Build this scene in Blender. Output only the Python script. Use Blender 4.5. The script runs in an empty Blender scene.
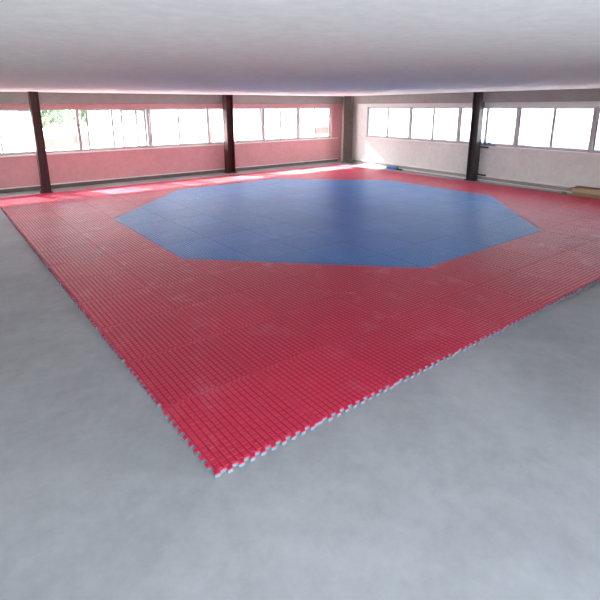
import bpy, bmesh, math, random
from mathutils import Vector, Matrix
random.seed(7)
scene = bpy.context.scene
COL = scene.collection

# ------------------------------------------------------------------ materials
def new_mat(name):
    m = bpy.data.materials.new(name); m.use_nodes = True
    nt = m.node_tree
    return m, nt, nt.nodes['Principled BSDF']

def node(nt, kind, **kw):
    n = nt.nodes.new(kind)
    for k, v in kw.items(): setattr(n, k, v)
    return n

def ramp(nt, fac, stops):
    r = node(nt, 'ShaderNodeValToRGB')
    e = r.color_ramp.elements
    while len(e) < len(stops): e.new(0.5)
    for el, (p, c) in zip(e, stops):
        el.position = p; el.color = (c[0], c[1], c[2], 1)
    nt.links.new(fac, r.inputs[0])
    return r.outputs[0]

def noise(nt, vec, scale, detail=4, rough=.55):
    n = node(nt, 'ShaderNodeTexNoise')
    n.inputs['Scale'].default_value = scale
    n.inputs['Detail'].default_value = detail
    n.inputs['Roughness'].default_value = rough
    if vec is not None: nt.links.new(vec, n.inputs['Vector'])
    return n.outputs['Fac']

def mixc(nt, fac, a, b, mode='MIX'):
    m = node(nt, 'ShaderNodeMix', data_type='RGBA', blend_type=mode)
    for s, v in ((m.inputs[0], fac), (m.inputs[6], a), (m.inputs[7], b)):
        if hasattr(v, 'links'): nt.links.new(v, s)
        elif isinstance(v, tuple): s.default_value = (v[0], v[1], v[2], 1)
        else: s.default_value = v
    return m.outputs[2]

def plain(name, col, rough=.6, var=.12, scale=6., metal=0., bump=0., spec=.5):
    m, nt, b = new_mat(name)
    geo = node(nt, 'ShaderNodeNewGeometry')
    f = noise(nt, geo.outputs['Position'], scale)
    lo = tuple(c * (1 - var) for c in col); hi = tuple(min(1, c * (1 + var)) for c in col)
    nt.links.new(ramp(nt, f, [(.3, lo), (.7, hi)]), b.inputs['Base Color'])
    b.inputs['Roughness'].default_value = rough
    b.inputs['Metallic'].default_value = metal
    b.inputs['Specular IOR Level'].default_value = spec
    if bump:
        bp = node(nt, 'ShaderNodeBump'); bp.inputs['Strength'].default_value = bump
        bp.inputs['Distance'].default_value = .01
        nt.links.new(noise(nt, geo.outputs['Position'], scale * 8), bp.inputs['Height'])
        nt.links.new(bp.outputs[0], b.inputs['Normal'])
    return m

def foam(name, col, dust, rough, spec, sheen):
    """EVA foam: even colour, slight change from tile to tile, pale foot dust."""
    m, nt, b = new_mat(name)
    geo = node(nt, 'ShaderNodeNewGeometry'); oi = node(nt, 'ShaderNodeObjectInfo')
    base = ramp(nt, oi.outputs['Random'], [(0, tuple(c * .93 for c in col)), (1, tuple(c * 1.06 for c in col))])
    n1 = noise(nt, geo.outputs['Position'], 1.1, 6, .65)
    n2 = noise(nt, geo.outputs['Position'], 3.2, 5, .6)
    f1 = ramp(nt, n1, [(.44, (0, 0, 0)), (.66, (1, 1, 1))])
    f2 = ramp(nt, n2, [(.5, (0, 0, 0)), (.72, (1, 1, 1))])
    f = mixc(nt, 1., f1, f2, 'MULTIPLY')
    fac = node(nt, 'ShaderNodeMath', operation='MULTIPLY'); fac.inputs[1].default_value = .36
    nt.links.new(f, fac.inputs[0])
    nt.links.new(mixc(nt, fac.outputs[0], base, dust), b.inputs['Base Color'])
    b.inputs['Roughness'].default_value = rough
    b.inputs['Specular IOR Level'].default_value = spec
    b.inputs['Sheen Weight'].default_value = sheen; b.inputs['Sheen Roughness'].default_value = .5
    return m

M_red = foam('red_foam', (.52, .022, .066), (.66, .32, .38), .42, .36, .01)
M_red_g = foam('red_foam_groove_shade', (.37, .014, .042), (.44, .16, .20), .7, .2, 0)  # darker copy of the red foam: shade in the grooves painted in
M_red_b = foam('red_foam_border', (.48, .023, .065), (.58, .26, .31), .55, .3, 0)
M_blue = foam('blue_foam', (.045, .185, .52), (.18, .33, .58), .42, .36, .01)
M_blue_g = foam('blue_foam_groove_shade', (.030, .135, .39), (.12, .23, .42), .7, .2, 0)  # same for blue: groove shade put into the colour
M_blue_b = foam('blue_foam_border', (.045, .165, .44), (.16, .29, .52), .55, .3, 0)
M_under = plain('blue_grey_foam', (.16, .27, .33), .7, .08, 9)

def concrete():
    m, nt, b = new_mat('concrete_floor')
    geo = node(nt, 'ShaderNodeNewGeometry')
    n1 = noise(nt, geo.outputs['Position'], .55, 6, .6)
    n2 = noise(nt, geo.outputs['Position'], 5., 8, .7)
    c1 = ramp(nt, n1, [(.32, (.30, .31, .325)), (.68, (.40, .415, .435))])
    c2 = ramp(nt, n2, [(.3, (.86, .86, .86)), (.72, (1.06, 1.06, 1.06))])
    nt.links.new(mixc(nt, 1., c1, c2, 'MULTIPLY'), b.inputs['Base Color'])
    nt.links.new(ramp(nt, n2, [(.3, (.55,) * 3), (.7, (.72,) * 3)]), b.inputs['Roughness'])
    b.inputs['Specular IOR Level'].default_value = .3
    bp = node(nt, 'ShaderNodeBump'); bp.inputs['Strength'].default_value = .15
    bp.inputs['Distance'].default_value = .01
    nt.links.new(n2, bp.inputs['Height']); nt.links.new(bp.outputs[0], b.inputs['Normal'])
    return m
M_floor = concrete()

def plaster(name, col, stain):
    m, nt, b = new_mat(name)
    geo = node(nt, 'ShaderNodeNewGeometry')
    n1 = noise(nt, geo.outputs['Position'], .8, 6, .6)
    n2 = noise(nt, geo.outputs['Position'], 7., 6, .6)
    c = ramp(nt, n1, [(.35, col), (.75, stain)])
    c2 = ramp(nt, n2, [(.3, (.92,) * 3), (.7, (1.03,) * 3)])
    nt.links.new(mixc(nt, 1., c, c2, 'MULTIPLY'), b.inputs['Base Color'])
    b.inputs['Roughness'].default_value = .85
    b.inputs['Specular IOR Level'].default_value = .2
    return m
M_wall_l = plaster('pink_bounce_plaster', (.74, .39, .41), (.66, .36, .37))  # pink bounce from the red mat painted into the plaster colour
M_wall_r = plaster('off_white_plaster', (.82, .83, .79), (.74, .75, .71))
M_ceil = plaster('ceiling_paint', (.86, .85, .84), (.82, .81, .80))
M_trim = plain('pale_trim_paint', (.86, .82, .79), .6, .05, 5)
M_beam = plain('grey_beam_paint', (.30, .27, .26), .6, .08, 4)
M_sash = plain('grey_white_sash', (.34, .31, .32), .45, .04, 8)
M_grey = plain('grey_skirting', (.40, .40, .38), .8, .1, 3)
M_plinth = plain('plinth_shade', (.16, .14, .13), .8, .15, 3)  # shade of the floor gap by the left wall painted as a dark strip
M_frame = plain('white_window_frame', (.50, .46, .47), .45, .04, 8)
M_rail = plain('grey_window_rail', (.46, .43, .45), .5, .05, 8)
M_steel = plain('oxide_red_steel', (.062, .012, .014), .5, .18, 5, spec=.4)
M_steel_g = plain('dark_grey_steel', (.055, .05, .046), .5, .2, 5, spec=.4)
M_steel_c = plain('brown_grey_steel', (.15, .125, .105), .5, .2, 5, spec=.4)
M_pad = plain('mortar_pad', (.42, .30, .26), .9, .15, 20)
M_card = plain('cardboard', (.46, .34, .21), .85, .08, 12)
M_card_d = plain('cardboard_inside', (.20, .14, .085), .9, .08, 12)
M_bluecut = plain('bright_blue_foam', (.06, .20, .62), .6, .1, 12)
M_green = plain('green_foam', (.12, .40, .20), .7, .1, 12)
M_dark = plain('dark_rubber', (.03, .026, .028), .6, .1, 12)
M_cloth = plain('blue_grey_sheet', (.13, .19, .24), .6, .15, 9)
M_pipe = plain('pale_pipe', (.60, .58, .55), .5, .08, 9)
M_ground = plain('pale_ground', (.62, .58, .52), .95, .1, .5)
M_brick = plain('pale_brick', (.19, .115, .095), .9, .12, 1.5)
M_bwall = plain('pale_render', (.82, .80, .76), .9, .05, .6)
M_roof = plain('roof_tile', (.70, .45, .38), .9, .1, 2)
M_bark = plain('bark', (.22, .16, .11), .9, .2, 8)
M_leaf = plain('leaf', (.13, .18, .10), .8, .35, 3)
M_hedge = plain('hedge_leaf', (.085, .11, .105), .85, .3, 3)
M_latch = plain('black_latch', (.03, .03, .03), .5, .1, 20)

def glass(name, clear):
    m = bpy.data.materials.new(name); m.use_nodes = True
    nt = m.node_tree; nt.nodes.clear()
    out = node(nt, 'ShaderNodeOutputMaterial')
    tr = node(nt, 'ShaderNodeBsdfTransparent'); tr.inputs[0].default_value = (.86, .87, .88, 1)
    gl = node(nt, 'ShaderNodeBsdfGlossy'); gl.inputs['Roughness'].default_value = .05
    mx = node(nt, 'ShaderNodeMixShader'); mx.inputs[0].default_value = .05
    nt.links.new(tr.outputs[0], mx.inputs[1]); nt.links.new(gl.outputs[0], mx.inputs[2])
    last = mx.outputs[0]
    if clear < 1:
        geo = node(nt, 'ShaderNodeNewGeometry')
        tl = node(nt, 'ShaderNodeBsdfTranslucent')
        nt.links.new(ramp(nt, noise(nt, geo.outputs['Position'], 2.), [(.3, (.9, .9, .9)), (.7, (.97, .97, .97))]), tl.inputs[0])
        m2 = node(nt, 'ShaderNodeMixShader'); m2.inputs[0].default_value = clear
        nt.links.new(tl.outputs[0], m2.inputs[1]); nt.links.new(last, m2.inputs[2])
        last = m2.outputs[0]
    nt.links.new(last, out.inputs[0])
    return m
G_clear = glass('clear_glass', 1.)
G_dust = glass('dusty_glass', .80)
G_film = glass('filmed_glass', .68)

# ------------------------------------------------------------------ helpers
def bx(bm, x0, x1, y0, y1, z0, z1, f=None, bev=0):
    pts = [(x, y, z) for z in (z0, z1) for x, y in ((x0, y0), (x1, y0), (x1, y1), (x0, y1))]
    vs = [bm.verts.new(f(*p) if f else p) for p in pts]
    fs = []
    for q in ((0, 3, 2, 1), (4, 5, 6, 7), (0, 1, 5, 4), (1, 2, 6, 5), (2, 3, 7, 6), (3, 0, 4, 7)):
        fs.append(bm.faces.new([vs[i] for i in q]))
    if bev:
        es = list({e for fc in fs for e in fc.edges})
        bmesh.ops.bevel(bm, geom=es, offset=bev, segments=2, affect='EDGES', profile=.6)

def obj(name, bm, mat, parent=None, smooth=False):
    bmesh.ops.recalc_face_normals(bm, faces=bm.faces[:])
    me = bpy.data.meshes.new(name); bm.to_mesh(me); bm.free()
    for m in (mat if isinstance(mat, (list, tuple)) else [mat]): me.materials.append(m)
    if smooth:
        for p in me.polygons: p.use_smooth = True
    o = bpy.data.objects.new(name, me); COL.objects.link(o)
    if parent: o.parent = parent
    return o

def tag(o, label, cat, group=None):
    o['label'] = label; o['category'] = cat
    if group: o['group'] = group
    return o

def thing(name, loc, label, cat, group=None, rotz=0):
    o = bpy.data.objects.new(name, None); COL.objects.link(o)
    o.location = loc; o.rotation_euler = (0, 0, rotz); o.empty_display_size = .2
    return tag(o, label, cat, group)

def struct(name, bm, mat, label=None):
    o = obj(name, bm, mat); o['kind'] = 'structure'
    if label: o['label'] = label; 
    return o

# ------------------------------------------------------------------ frame of the place
T = .04                     # mat thickness: the mat top is at z = T, the floor at 0
WY = 15.1                   # inner face of the left wall
def L(u, v, z): return (u, WY + v, z)
_n = math.hypot(.6, 11.2); du = (-.6 / _n, -11.2 / _n); dv = (11.2 / _n, -.6 / _n)
P0 = (15.1, 14.6)
def Rw(u, v, z): return (P0[0] + u * du[0] + v * dv[0], P0[1] + u * du[1] + v * dv[1], z)
def RY(y): return (14.6 - y) * _n / 11.2
CEIL = 3.15

bm = bmesh.new(); bx(bm, -9, 17, -12, 17, -.3, 0); struct('floor', bm, M_floor)
bm = bmesh.new(); bx(bm, -9, 16.2, -6.5, 15.9, CEIL, CEIL + .2); struct('ceiling', bm, M_ceil)

SL, TL = 1.19, 2.64         # left wall: sill and head of the window band
SR, TR = 1.29, 2.64
bm = bmesh.new()
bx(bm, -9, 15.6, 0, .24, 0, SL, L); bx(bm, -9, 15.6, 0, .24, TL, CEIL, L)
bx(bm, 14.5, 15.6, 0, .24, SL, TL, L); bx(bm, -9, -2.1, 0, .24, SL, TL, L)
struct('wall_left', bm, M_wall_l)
REND = RY(1.0)
bm = bmesh.new()
bx(bm, -.55, 26, 0, .24, 0, SR, Rw); bx(bm, -.55, 26, 0, .24, TR, CEIL, Rw)
bx(bm, -.55, RY(13.33), 0, .24, SR, TR, Rw); bx(bm, REND, 26, 0, .24, SR, TR, Rw)
struct('wall_right', bm, M_wall_r)
bm = bmesh.new(); bx(bm, -6.2, -6, -9, WY, 0, CEIL); struct('light_block_left', bm, M_wall_r)  # unseen wall added to block light from the left side
bm = bmesh.new(); bx(bm, 2.6, 14.0, -5.2, -5, 0, CEIL); struct('light_block_right', bm, M_wall_r)  # unseen wall added behind the camera to keep light off the right side

# window sills, ledges along the wall foot, beam above the windows
bm = bmesh.new(); bx(bm, -9, 14.9, -.05, .03, SL - .045, SL, L, .006); struct('trim_1', bm, M_trim)
bm = bmesh.new(); bx(bm, -.3, 20, -.06, .03, SR - .05, SR, Rw, .006); struct('trim_2', bm, M_trim)
bm = bmesh.new(); bx(bm, -9, 14.9, -.035, .02, .13, .165, L, .005); struct('baseboard_left', bm, M_trim)
bm = bmesh.new(); bx(bm, -6, 14.9, -.012, .02, 0, .13, L); struct('trim_6', bm, M_plinth)
bm = bmesh.new(); bx(bm, -.2, 20, -.085, .02, .175, .225, Rw, .006); bx(bm, -.2, 20, -.03, .02, 0, .06, Rw)
struct('baseboard_right', bm, M_trim)
bm = bmesh.new(); bx(bm, -.2, 20, -.012, .02, .06, .175, Rw); struct('trim_7', bm, M_grey)
bm = bmesh.new(); bx(bm, -9, 15.0, -.16, .02, 2.79, CEIL, L, .01); struct('trim_3', bm, M_beam)
bm = bmesh.new(); bx(bm, -.1, 20, -.16, .02, 2.79, CEIL, Rw, .01); struct('trim_4', bm, M_beam)

# ------------------------------------------------------------------ windows
wn = [0]
def window(F, u0, u1, z0, z1, sashes, latch=()):
    """sliding window: outer frame, sashes (each a frame with its pane), rail."""
    wn[0] += 1
    bm = bmesh.new(); a, b = .06, .15; w = .05
    bx(bm, u0, u1, a, b, z0, z0 + .05, F); bx(bm, u0, u1, a, b, z1 - .045, z1, F)
    bx(bm, u0, u0 + w, a, b, z0 + .05, z1 - .045, F); bx(bm, u1 - w, u1, a, b, z0 + .05, z1 - .045, F)
    fr = struct('window_%d' % wn[0], bm, M_frame)
    bm = bmesh.new(); bx(bm, u0 + w, u1 - w, .055, .085, z0 + .05, z0 + .072, F)
    obj('rail', bm, M_rail, fr)
    for s0, s1, depth, g in sashes:
        bm = bmesh.new(); c, d = (.088, .108) if depth else (.114, .134); k = .058
        zz0, zz1 = z0 + .052, z1 - .047
        bx(bm, s0, s0 + k, c, d, zz0, zz1, F); bx(bm, s1 - k, s1, c, d, zz0, zz1, F)
        bx(bm, s0 + k, s1 - k, c, d, zz0, zz0 + .035, F); bx(bm, s0 + k, s1 - k, c, d, zz1 - .03, zz1, F)
        sa = obj('sash', bm, M_sash, fr)
        bm = bmesh.new(); m = (c + d) / 2
        bx(bm, s0 + k, s1 - k, m - .003, m + .003, zz0 + .035, zz1 - .03, F)
        obj('pane', bm, g, sa)
    for u in latch:
        bm = bmesh.new(); bx(bm, u - .04, u + .04, .045, .09, z0 + .075, z0 + .125, F, .008)
        bx(bm, u - .012, u + .012, .02, .05, z0 + .09, z0 + .11, F, .004)
        obj('latch', bm, M_latch, fr)
    return fr

window(L, -2.1, .38, SL, TL, [(-2.06, -.85, 0, G_film), (-.88, .32, 1, G_film)])
window(L, .38, 2.905, SL, TL, [(.44, 1.77, 1, G_dust), (.52, 1.80, 0, G_dust)])
window(L, 2.905, 5.37, SL, TL, [(3.19, 4.44, 0, G_film), (4.04, 5.30, 1, G_dust), (4.92, 5.29, 0, G_clear)])
window(L, 5.37, 7.86, SL, TL, [(5.44, 6.62, 1, G_film), (6.58, 7.78, 0, G_dust)])
window(L, 7.86, 10.5, SL, TL, [(7.94, 9.22, 1, G_film), (9.18, 10.43, 0, G_dust)])
window(L, 10.5, 12.5, SL, TL, [(10.57, 11.5, 1, G_dust), (11.48, 12.46, 0, G_dust)])
window(L, 12.5, 14.5, SL, TL, [(12.54, 13.5, 1, G_dust), (13.48, 14.46, 0, G_clear)])
for ya, yb, mid, lt in ((13.33, 10.70, 12.02, (12.0,)), (10.70, 8.25, 9.49, (9.46,)), (8.25, 5.885, 7.07, ()),
                        (5.885, 3.435, 4.67, ()), (3.435, 1.0, 2.2, ())):
    a, b, m = RY(ya), RY(yb), RY(mid)
    window(Rw, a, b, SR, TR, [(a + .04, m + .02, 1, G_dust), (m - .02, b - .04, 0, G_dust)], [RY(y) for y in lt])

# ------------------------------------------------------------------ steel columns
def column(x, y, rot, s, mat, label, tall=CEIL):
    t = thing('steel_column', (x, y, 0), label, 'column', 'steel columns along the walls', rot)
    bm = bmesh.new(); h = s / 2; f = .024
    bx(bm, -h, -h + f, -h, h, .02, tall); bx(bm, h - f, h, -h, h, .02, tall)
    bx(bm, -h + f, h - f, -.012, .012, .02, tall)
    obj('shaft', bm, mat, t)
    bm = bmesh.new(); bx(bm, -h - .05, h + .05, -h - .05, h + .05, 0, .022, None, .004)
    obj('base_plate', bm, mat, t)
    for sx in (-1, 1):
        for sy in (-1, 1):
            bm = bmesh.new()
            bmesh.ops.create_cone(bm, cap_ends=True, segments=6, radius1=.02, radius2=.02, depth=.03,
                                  matrix=Matrix.Translation((sx * (h + .022), sy * (h + .022), .035)))
            obj('anchor_bolt', bm, M_steel_g, t)
    return t
column(1.50, 14.32, 0, .25, M_steel, 'dark red steel column before the left part of the pink wall')
column(8.58, 14.80, 0, .32, M_steel, 'dark red steel column in the middle of the pink wall')
column(14.85, 14.32, math.radians(-45), .44, M_steel_c, 'brownish grey steel column standing in the far corner between both walls')
rc = column(14.53, 7.30, math.radians(-87), .30, M_steel_g, 'near black steel column against the off-white wall on the right')

rcm = Matrix.Translation((14.53, 7.30, 0)) @ Matrix.Rotation(math.radians(-87), 4, 'Z')
for z in (1.20, .20):
    bm = bmesh.new(); bx(bm, RY(7.14), RY(6.78), -.10, -.062, z, z + .06, Rw, .006)
    bx(bm, RY(7.17), RY(7.12), -.13, -.03, z - .01, z + .07, Rw, .006)
    obj('bracket', bm, M_steel_g, rc).matrix_parent_inverse = rcm.inverted()

# ------------------------------------------------------------------ jigsaw mat
N = 14
def edge_pts():
    """one tile edge as (t, offset): interlocking dovetail teeth, ten to the metre."""
    A = .017; fl = .006; s = 1; t = .05
    pts = [(0, 0), (t, 0), (t, A)]
    for k in range(18):
        t += .05
        if k < 17:
            pts += [(t + fl * s, s * A), (t - fl * s, -s * A)]
            s = -s
        else: pts += [(t, s * A), (t, 0)]
    pts.append((1, 0))
    return pts
EP = edge_pts()
def outline(kind):
    """tile outline in local coordinates; kind full or the corner a triangle keeps."""
    bot = [(t - .5, -.5 + o) for t, o in EP]
    top = [(t - .5, .5 + o) for t, o in EP]
    lef = [(-.5 + o, t - .5) for t, o in EP]
    rig = [(.5 + o, t - .5) for t, o in EP]
    rev = lambda l: l[::-1]
    if kind == 'full': loops = bot[:-1] + rig[:-1] + rev(top)[:-1] + rev(lef)[:-1]
    elif kind == 'sw': loops = bot + rev(lef)[:-1]
    elif kind == 'se': loops = bot[:-1] + rig
    elif kind == 'ne': loops = rig[:-1] + rev(top)
    elif kind == 'nw': loops = rev(top)[:-1] + rev(lef)
    return loops
def inside(kind, x, y, mrg):
    d = {'full': 1, 'sw': -x - y, 'ne': x + y, 'se': x - y, 'nw': y - x}[kind]
    return d > mrg
ZS = .024
def inset(pts, d):
    """move every side of a counter-clockwise outline inward by d."""
    n = len(pts); out = []
    for i in range(n):
        p, q, r = Vector(pts[i - 1]), Vector(pts[i]), Vector(pts[(i + 1) % n])
        e1, e2 = (q - p).normalized(), (r - q).normalized()
        n1, n2 = Vector((-e1.y, e1.x)), Vector((-e2.y, e2.x))
        k = max(.35, 1 + n1.dot(n2))
        m = (n1 + n2) * (d / k)
        out.append((q.x + m.x, q.y + m.y))
    return out
def tile_mesh(kind, mat, along):
    pts = outline(kind)
    bm = bmesh.new(); n = len(pts); zt = T - .004
    r0 = [bm.verts.new((*p, ZS)) for p in inset(pts, .0015)]
    r1 = [bm.verts.new((*p, zt - .004)) for p in inset(pts, .0015)]
    r2 = [bm.verts.new((*p, zt)) for p in inset(pts, .005)]
    for a, b in ((r0, r1), (r1, r2)):
        for i in range(n): bm.faces.new((a[i], a[(i + 1) % n], b[(i + 1) % n], b[i]))
    bm.faces.new(r2).material_index = 2; bm.faces.new(r0[::-1])
    g = 16; p = .95 / g
    for i in range(g):
        for j in range(g):
            x, y = -.475 + (i + .5) * p, -.475 + (j + .5) * p
            if not inside(kind, x, y, .068): continue
            ax, ay = (.022, .0262) if along == 'y' else (.0262, .022)
            q = .003
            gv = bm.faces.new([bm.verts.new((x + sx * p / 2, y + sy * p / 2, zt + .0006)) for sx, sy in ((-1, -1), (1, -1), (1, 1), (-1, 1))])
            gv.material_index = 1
            lo = [bm.verts.new((x + sx * ax, y + sy * ay, zt)) for sx, sy in ((-1, -1), (1, -1), (1, 1), (-1, 1))]
            hi = [bm.verts.new((x + sx * (ax - q), y + sy * (ay - q), T)) for sx, sy in ((-1, -1), (1, -1), (1, 1), (-1, 1))]
            bm.faces.new(hi)
            for k in range(4): bm.faces.new((lo[k], lo[(k + 1) % 4], hi[(k + 1) % 4], hi[k]))
    me = bpy.data.meshes.new('mat_tile'); bm.normal_update(); bm.to_mesh(me); bm.free(); [me.materials.append(q) for q in mat]
    return me
def under_mesh(kind):
    pts = outline(kind)
    bm = bmesh.new(); n = len(pts)
    r0 = [bm.verts.new((*p, 0)) for p in inset(pts, .0015)]
    r1 = [bm.verts.new((*p, ZS)) for p in inset(pts, .0015)]
    for i in range(n): bm.faces.new((r0[i], r0[(i + 1) % n], r1[(i + 1) % n], r1[i]))
    bm.faces.new(r1); bm.faces.new(r0[::-1])
    me = bpy.data.meshes.new('underside_layer'); bm.to_mesh(me); bm.free(); me.materials.append(M_under)
    return me
ME = {}
def get(kind, colr, al):
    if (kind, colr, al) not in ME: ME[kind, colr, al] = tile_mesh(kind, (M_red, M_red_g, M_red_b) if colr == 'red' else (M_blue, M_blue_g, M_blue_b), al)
    if kind not in ME: ME[kind] = under_mesh(kind)
    return ME[kind, colr, al], ME[kind]
ORD = 'first second third fourth fifth sixth seventh eighth ninth tenth eleventh twelfth thirteenth fourteenth'.split()
def where(i, j):
    if i == 0 and j == 0: return 'at the corner nearest the camera'
    if i == 0: return '%s from the nearest corner along the left edge' % ORD[j]
    if j == 0: return '%s from the nearest corner along the right front edge' % ORD[i]
    return '%s row in from right front edge, %s from left edge' % (ORD[j], ORD[i])
def place(kind, colr, i, j):
    a, b = get(kind, colr, 'x' if i - j > 4 else 'y')
    half = kind != 'full'
    o = bpy.data.objects.new('mat_half_tile' if half else 'mat_tile', a); COL.objects.link(o)
    o.location = (i + .5, j + .5, 0)
    u = bpy.data.objects.new('underside_layer', b); COL.objects.link(u); u.parent = o
    u['label'] = 'blue grey underside layer'
    if half:
        tag(o, '%s triangular half tile, %s' % (colr, where(i, j)), 'mat tile', '%s half tiles along the octagon' % colr)
    else:
        tag(o, '%s foam jigsaw tile, %s' % (colr, where(i, j)), 'mat tile', '%s jigsaw mat tiles' % colr)
for j in range(N):
    for i in range(N):
        x, y = i + .5, j + .5
        if not (2 < x < 12 and 2 < y < 12): place('full', 'red', i, j); continue
        cuts = {'sw': (x - 2) + (y - 2), 'se': (12 - x) + (y - 2), 'ne': (12 - x) + (12 - y), 'nw': (x - 2) + (12 - y)}
        k = min(cuts, key=cuts.get); d = cuts[k] - 3
        if abs(d) < .1:
            place(k, 'red', i, j)
            place({'sw': 'ne', 'ne': 'sw', 'se': 'nw', 'nw': 'se'}[k], 'blue', i, j)
        else: place('full', 'red' if d < 0 else 'blue', i, j)

# ------------------------------------------------------------------ small things by the right wall
t = thing('cardboard_box', (14.27, 3.12, 0), 'brown cardboard box with drooping flaps on the floor by the right wall', 'box', rotz=math.radians(-3))
bm = bmesh.new(); w, d, h, k = .17, .46, .26, .006
bx(bm, -w, w, -d, d, 0, k); bx(bm, -w, -w + k, -d, d, k, h); bx(bm, w - k, w, -d, d, k, h)
bx(bm, -w + k, w - k, -d, -d + k, k, h); bx(bm, -w + k, w - k, d - k, d, k, h)
obj('carton', bm, M_card, t)
def flap(pts):
    bm = bmesh.new(); v = [bm.verts.new(p) for p in pts]
    f = bm.faces.new(v); r = bmesh.ops.extrude_face_region(bm, geom=[f], use_keep_orig=True)
    bmesh.ops.translate(bm, verts=[e for e in r['geom'] if isinstance(e, bmesh.types.BMVert)], vec=(0, 0, .006))
    obj('flap', bm, M_card, t)
flap([(-w, -d, h), (-w, d, h), (-w - .07, d + .01, h - .13), (-w - .07, -d - .01, h - .13)])
flap([(w, -d, h), (w, d, h), (w - .22, d, h + .05), (w - .22, -d, h + .05)])
flap([(-w + .01, d, h), (w - .01, d, h), (w - .02, d + .2, h - .10), (-w + .02, d + .2, h - .10)])
flap([(-w + .01, -d, h), (w - .01, -d, h), (w - .02, -d + .24, h + .02), (-w + .02, -d + .24, h + .02)])

def strip(name, mat, x, y, ang, ln, wd, ht, label, cat, wavy=.03, tooth=False):
    bm = bmesh.new(); n = 14; rows = []
    for q in range(n + 1):
        s = (q / n - .5) * ln; o = wavy * math.sin(q / n * 4.2)
        wq = wd * (1 if not tooth else (1.0 if q % 2 else .72)) / 2
        rows.append([bm.verts.new((s, o + a, z)) for a, z in ((-wq, 0), (wq, 0), (wq, ht), (-wq, ht))])
    for a, b in zip(rows, rows[1:]):
        for k in range(4): bm.faces.new((a[k], a[(k + 1) % 4], b[(k + 1) % 4], b[k]))
    bm.faces.new(rows[0][::-1]); bm.faces.new(rows[-1])
    o = obj(name, bm, mat); o.location = (x, y, 0); o.rotation_euler = (0, 0, ang)
    return tag(o, label, cat)
strip('foam_offcut', M_bluecut, 14.74, 11.35, math.radians(-93), .62, .17, .09, 'bright blue foam offcut on the floor at the foot of the right wall', 'offcut', tooth=True)
strip('foam_offcut', M_green, 14.885, 11.25, math.radians(-92), .22, .08, .13, 'small green scrap behind the blue foam offcut', 'offcut')
strip('rubber_scrap', M_dark, 14.70, 10.90, math.radians(-80), .26, .10, .06, 'small dark scrap lying right of the blue foam offcut', 'scrap')
strip('foam_scrap', M_green, 14.22, 3.85, math.radians(-70), .14, .08, .07, 'tiny green scrap on the floor left of the cardboard box', 'scrap')

# thin pipe lying along the foot of the right wall
a = Vector(Rw(RY(7.0), -.16, .028)); b = Vector(Rw(RY(3.75), -.17, .028))
bm = bmesh.new(); m = (b - a)
bmesh.ops.create_cone(bm, cap_ends=True, segments=12, radius1=.028, radius2=.028, depth=m.length,
                      matrix=Matrix.Translation((a + b) / 2) @ m.to_track_quat('Z', 'Y').to_matrix().to_4x4())
tag(obj('pipe', bm, M_pipe, None, True), 'long thin pale pipe lying on the floor along the right wall', 'pipe')

# folded sheet on the right sill beside the column
bm = bmesh.new(); nx, ny = 16, 5; g = []
for q in range(nx + 1):
    row = []
    for r in range(ny + 1):
        u = RY(7.16) + q / nx * .62; v = -.055 + r / ny * .10
        z = SR + .012 + .19 * (1 - q / nx) ** .35 * (.55 + .45 * math.sin(q * 1.3 + r)) * math.sin(math.pi * (r + .6) / (ny + 1.2))
        row.append(bm.verts.new(Rw(u, v, z)))
    g.append(row)
for q in range(nx):
    for r in range(ny): bm.faces.new((g[q][r], g[q + 1][r], g[q + 1][r + 1], g[q][r + 1]))
r = bmesh.ops.extrude_face_region(bm, geom=bm.faces[:], use_keep_orig=True)
for e in r['geom']:
    if isinstance(e, bmesh.types.BMVert): e.co.z = SR + .001
tag(obj('folded_sheet', bm, M_cloth, None, True), 'crumpled blue grey sheet on the right window sill beside the dark column', 'sheet')

# ------------------------------------------------------------------ outside
bm = bmesh.new()
bmesh.ops.create_grid(bm, x_segments=4, y_segments=4, size=140, matrix=Matrix.Translation((0, 0, -.45)))
struct('ground', bm, M_ground)
bm = bmesh.new(); bx(bm, -9, 12.3, .24, 1.02, 2.70, 2.80, L); struct('trim_5', bm, M_bwall)   # unseen eave added over the left windows to narrow the sun strip

def low_building(x0, x1, y, h, label):
    t = thing('low_building', ((x0 + x1) / 2, y, -.45), label, 'building', 'low buildings outside the left windows')
    hw = (x1 - x0) / 2
    bm = bmesh.new(); bx(bm, -hw, hw, 0, 4, 0, .88); obj('base_wall', bm, M_bwall, t)
    bm = bmesh.new(); bx(bm, -hw, hw, .03, 4, .88, 1.45); obj('brick_band', bm, M_brick, t)
    bm = bmesh.new(); bx(bm, -hw, hw, 0, 4, 1.45, h); obj('upper_wall', bm, M_bwall, t)
    bm = bmesh.new(); bx(bm, -hw - .2, hw + .2, -.2, 4.2, h, h + .12); obj('roof', bm, M_bwall, t)
low_building(-9, 5.2, 27, 1.75, 'low brick building seen through the leftmost open window')
low_building(6.2, 17, 28, 1.8, 'low brick building seen through the windows left of the middle column')
low_building(18.5, 30, 29, 1.9, 'low brick building seen through the window right of the middle column')

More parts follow.
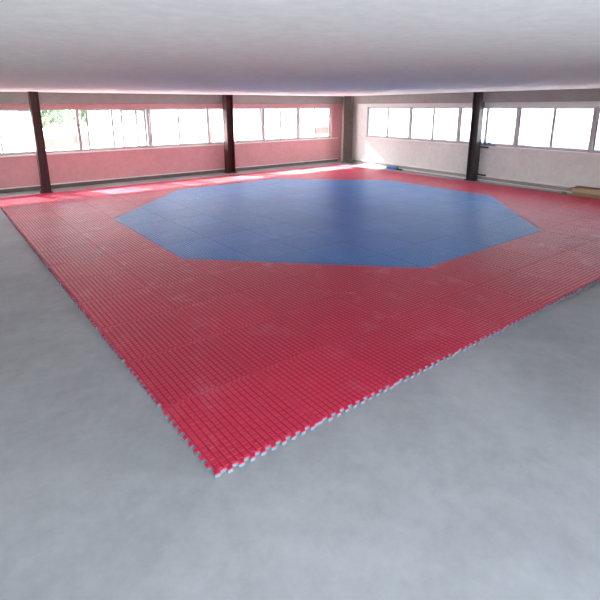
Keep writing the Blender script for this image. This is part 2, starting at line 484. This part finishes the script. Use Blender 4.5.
def tree(x, y, h, r, label, mat=M_leaf, group='trees outside the left windows'):
    t = thing('tree', (x, y, -.45), label, 'tree', group)
    bm = bmesh.new()
    bmesh.ops.create_cone(bm, cap_ends=True, segments=10, radius1=.16, radius2=.07, depth=h * .7,
                          matrix=Matrix.Translation((0, 0, h * .35)))
    obj('trunk', bm, M_bark, t)
    bm = bmesh.new(); rng = random.Random(int(x * 10 + y))
    for q in range(900):
        d = Vector((rng.gauss(0, 1), rng.gauss(0, 1), rng.gauss(0, 1))).normalized() * r * (rng.random() ** .45)
        p = d * 1. + Vector((0, 0, h * .72)); p.z = h * .72 + d.z * .8
        a = Vector((rng.gauss(0, 1), rng.gauss(0, 1), rng.gauss(0, 1))).normalized()
        b = a.orthogonal().normalized(); c = a.cross(b); s = .10 + .10 * rng.random()
        bm.faces.new([bm.verts.new(p + b * s), bm.verts.new(p + c * s * .55), bm.verts.new(p - b * s), bm.verts.new(p - c * s * .55)])
    obj('foliage', bm, mat, t)
tree(5.0, 33, 3.9, 1.5, 'pale green tree seen at the left of the open left window')
tree(8.4, 35, 3.9, 1.5, 'pale green tree seen at the right of the open left window')
tree(12.5, 37, 4.4, 1.5, 'pale green tree seen just beyond the open left window')

def hedge(x, y, ln, h, label):
    bm = bmesh.new(); rng = random.Random(int(x + 3 * y))
    for q in range(700):
        s = (rng.random() - .5); hh = h * (.75 + .25 * math.sin(s * 9 + x))
        p = Vector((rng.uniform(-.6, .6), s * ln, rng.random() * hh))
        a = Vector((rng.gauss(0, 1), rng.gauss(0, 1), rng.gauss(0, 1))).normalized()
        b = a.orthogonal().normalized(); c = a.cross(b); k = .16 + .16 * rng.random()
        bm.faces.new([bm.verts.new(p + b * k), bm.verts.new(p + c * k * .6), bm.verts.new(p - b * k), bm.verts.new(p - c * k * .6)])
    o = obj('hedge', bm, M_hedge); o.location = (x, y, -.42)
    tag(o, label, 'hedge', 'hedges outside the right windows')
hedge(33, 22.0, 5, 1.0, 'hazy hedge seen left of the dark column through the right windows')
hedge(33, 17.0, 4.2, .95, 'hazy hedge seen just right of the dark column through the windows')
hedge(33, 11.9, 3.5, .95, 'hazy hedge seen through the rightmost window')

# ------------------------------------------------------------------ light
w = bpy.data.worlds.new('sky'); scene.world = w; w.use_nodes = True
nt = w.node_tree; bg = nt.nodes['Background']
tc = node(nt, 'ShaderNodeTexCoord'); sx = node(nt, 'ShaderNodeSeparateXYZ')
nt.links.new(tc.outputs['Generated'], sx.inputs[0])
nt.links.new(ramp(nt, sx.outputs['Z'], [(0, (1, 1, 1)), (.12, (.93, .98, 1)), (.7, (.62, .80, 1))]), bg.inputs['Color'])
bg.inputs['Strength'].default_value = 9.0

sd = bpy.data.lights.new('sun', 'SUN'); sd.energy = 40; sd.angle = math.radians(.6); sd.color = (1, .95, .88)
so = bpy.data.objects.new('sun', sd); COL.objects.link(so)
dirv = Vector((1 / 2.2, -1, -1 / 1.36))
so.rotation_euler = dirv.to_track_quat('-Z', 'Y').to_euler()

ad = bpy.data.lights.new('near_fill', 'AREA'); ad.shape = 'RECTANGLE'; ad.size = 4.5; ad.size_y = 2.2; ad.energy = 170; ad.color = (.93, .97, 1)  # added fill lamp behind the camera, brightens the near floor
ao = bpy.data.objects.new('near_fill', ad); COL.objects.link(ao)
ao.location = (-2.2, -6.2, 2.4); ao.rotation_euler = Vector((.35, 1, -.42)).to_track_quat('-Z', 'Y').to_euler()

# ------------------------------------------------------------------ camera
cd = bpy.data.cameras.new('camera'); co = bpy.data.objects.new('camera', cd); COL.objects.link(co)
yaw, pit, rol = .651, .257, -.004
f = Vector((math.sin(yaw) * math.cos(pit), math.cos(yaw) * math.cos(pit), -math.sin(pit)))
r = Vector((math.cos(yaw), -math.sin(yaw), 0)); u = r.cross(f)
r2 = math.cos(rol) * r + math.sin(rol) * u; u2 = -math.sin(rol) * r + math.cos(rol) * u
co.matrix_world = Matrix(((r2.x, u2.x, -f.x, -1.304), (r2.y, u2.y, -f.y, -2.709), (r2.z, u2.z, -f.z, 2.626 + T), (0, 0, 0, 1)))
cd.sensor_width = 36; cd.sensor_fit = 'HORIZONTAL'; cd.lens = 36 * 475.1 / 600
cd.shift_x = (300 - 296.0) / 600; cd.shift_y = (231.7 - 300) / 600
cd.clip_end = 500
scene.camera = co
scene.view_settings.view_transform = 'Standard'
scene.view_settings.look = 'None'
scene.view_settings.exposure = .33
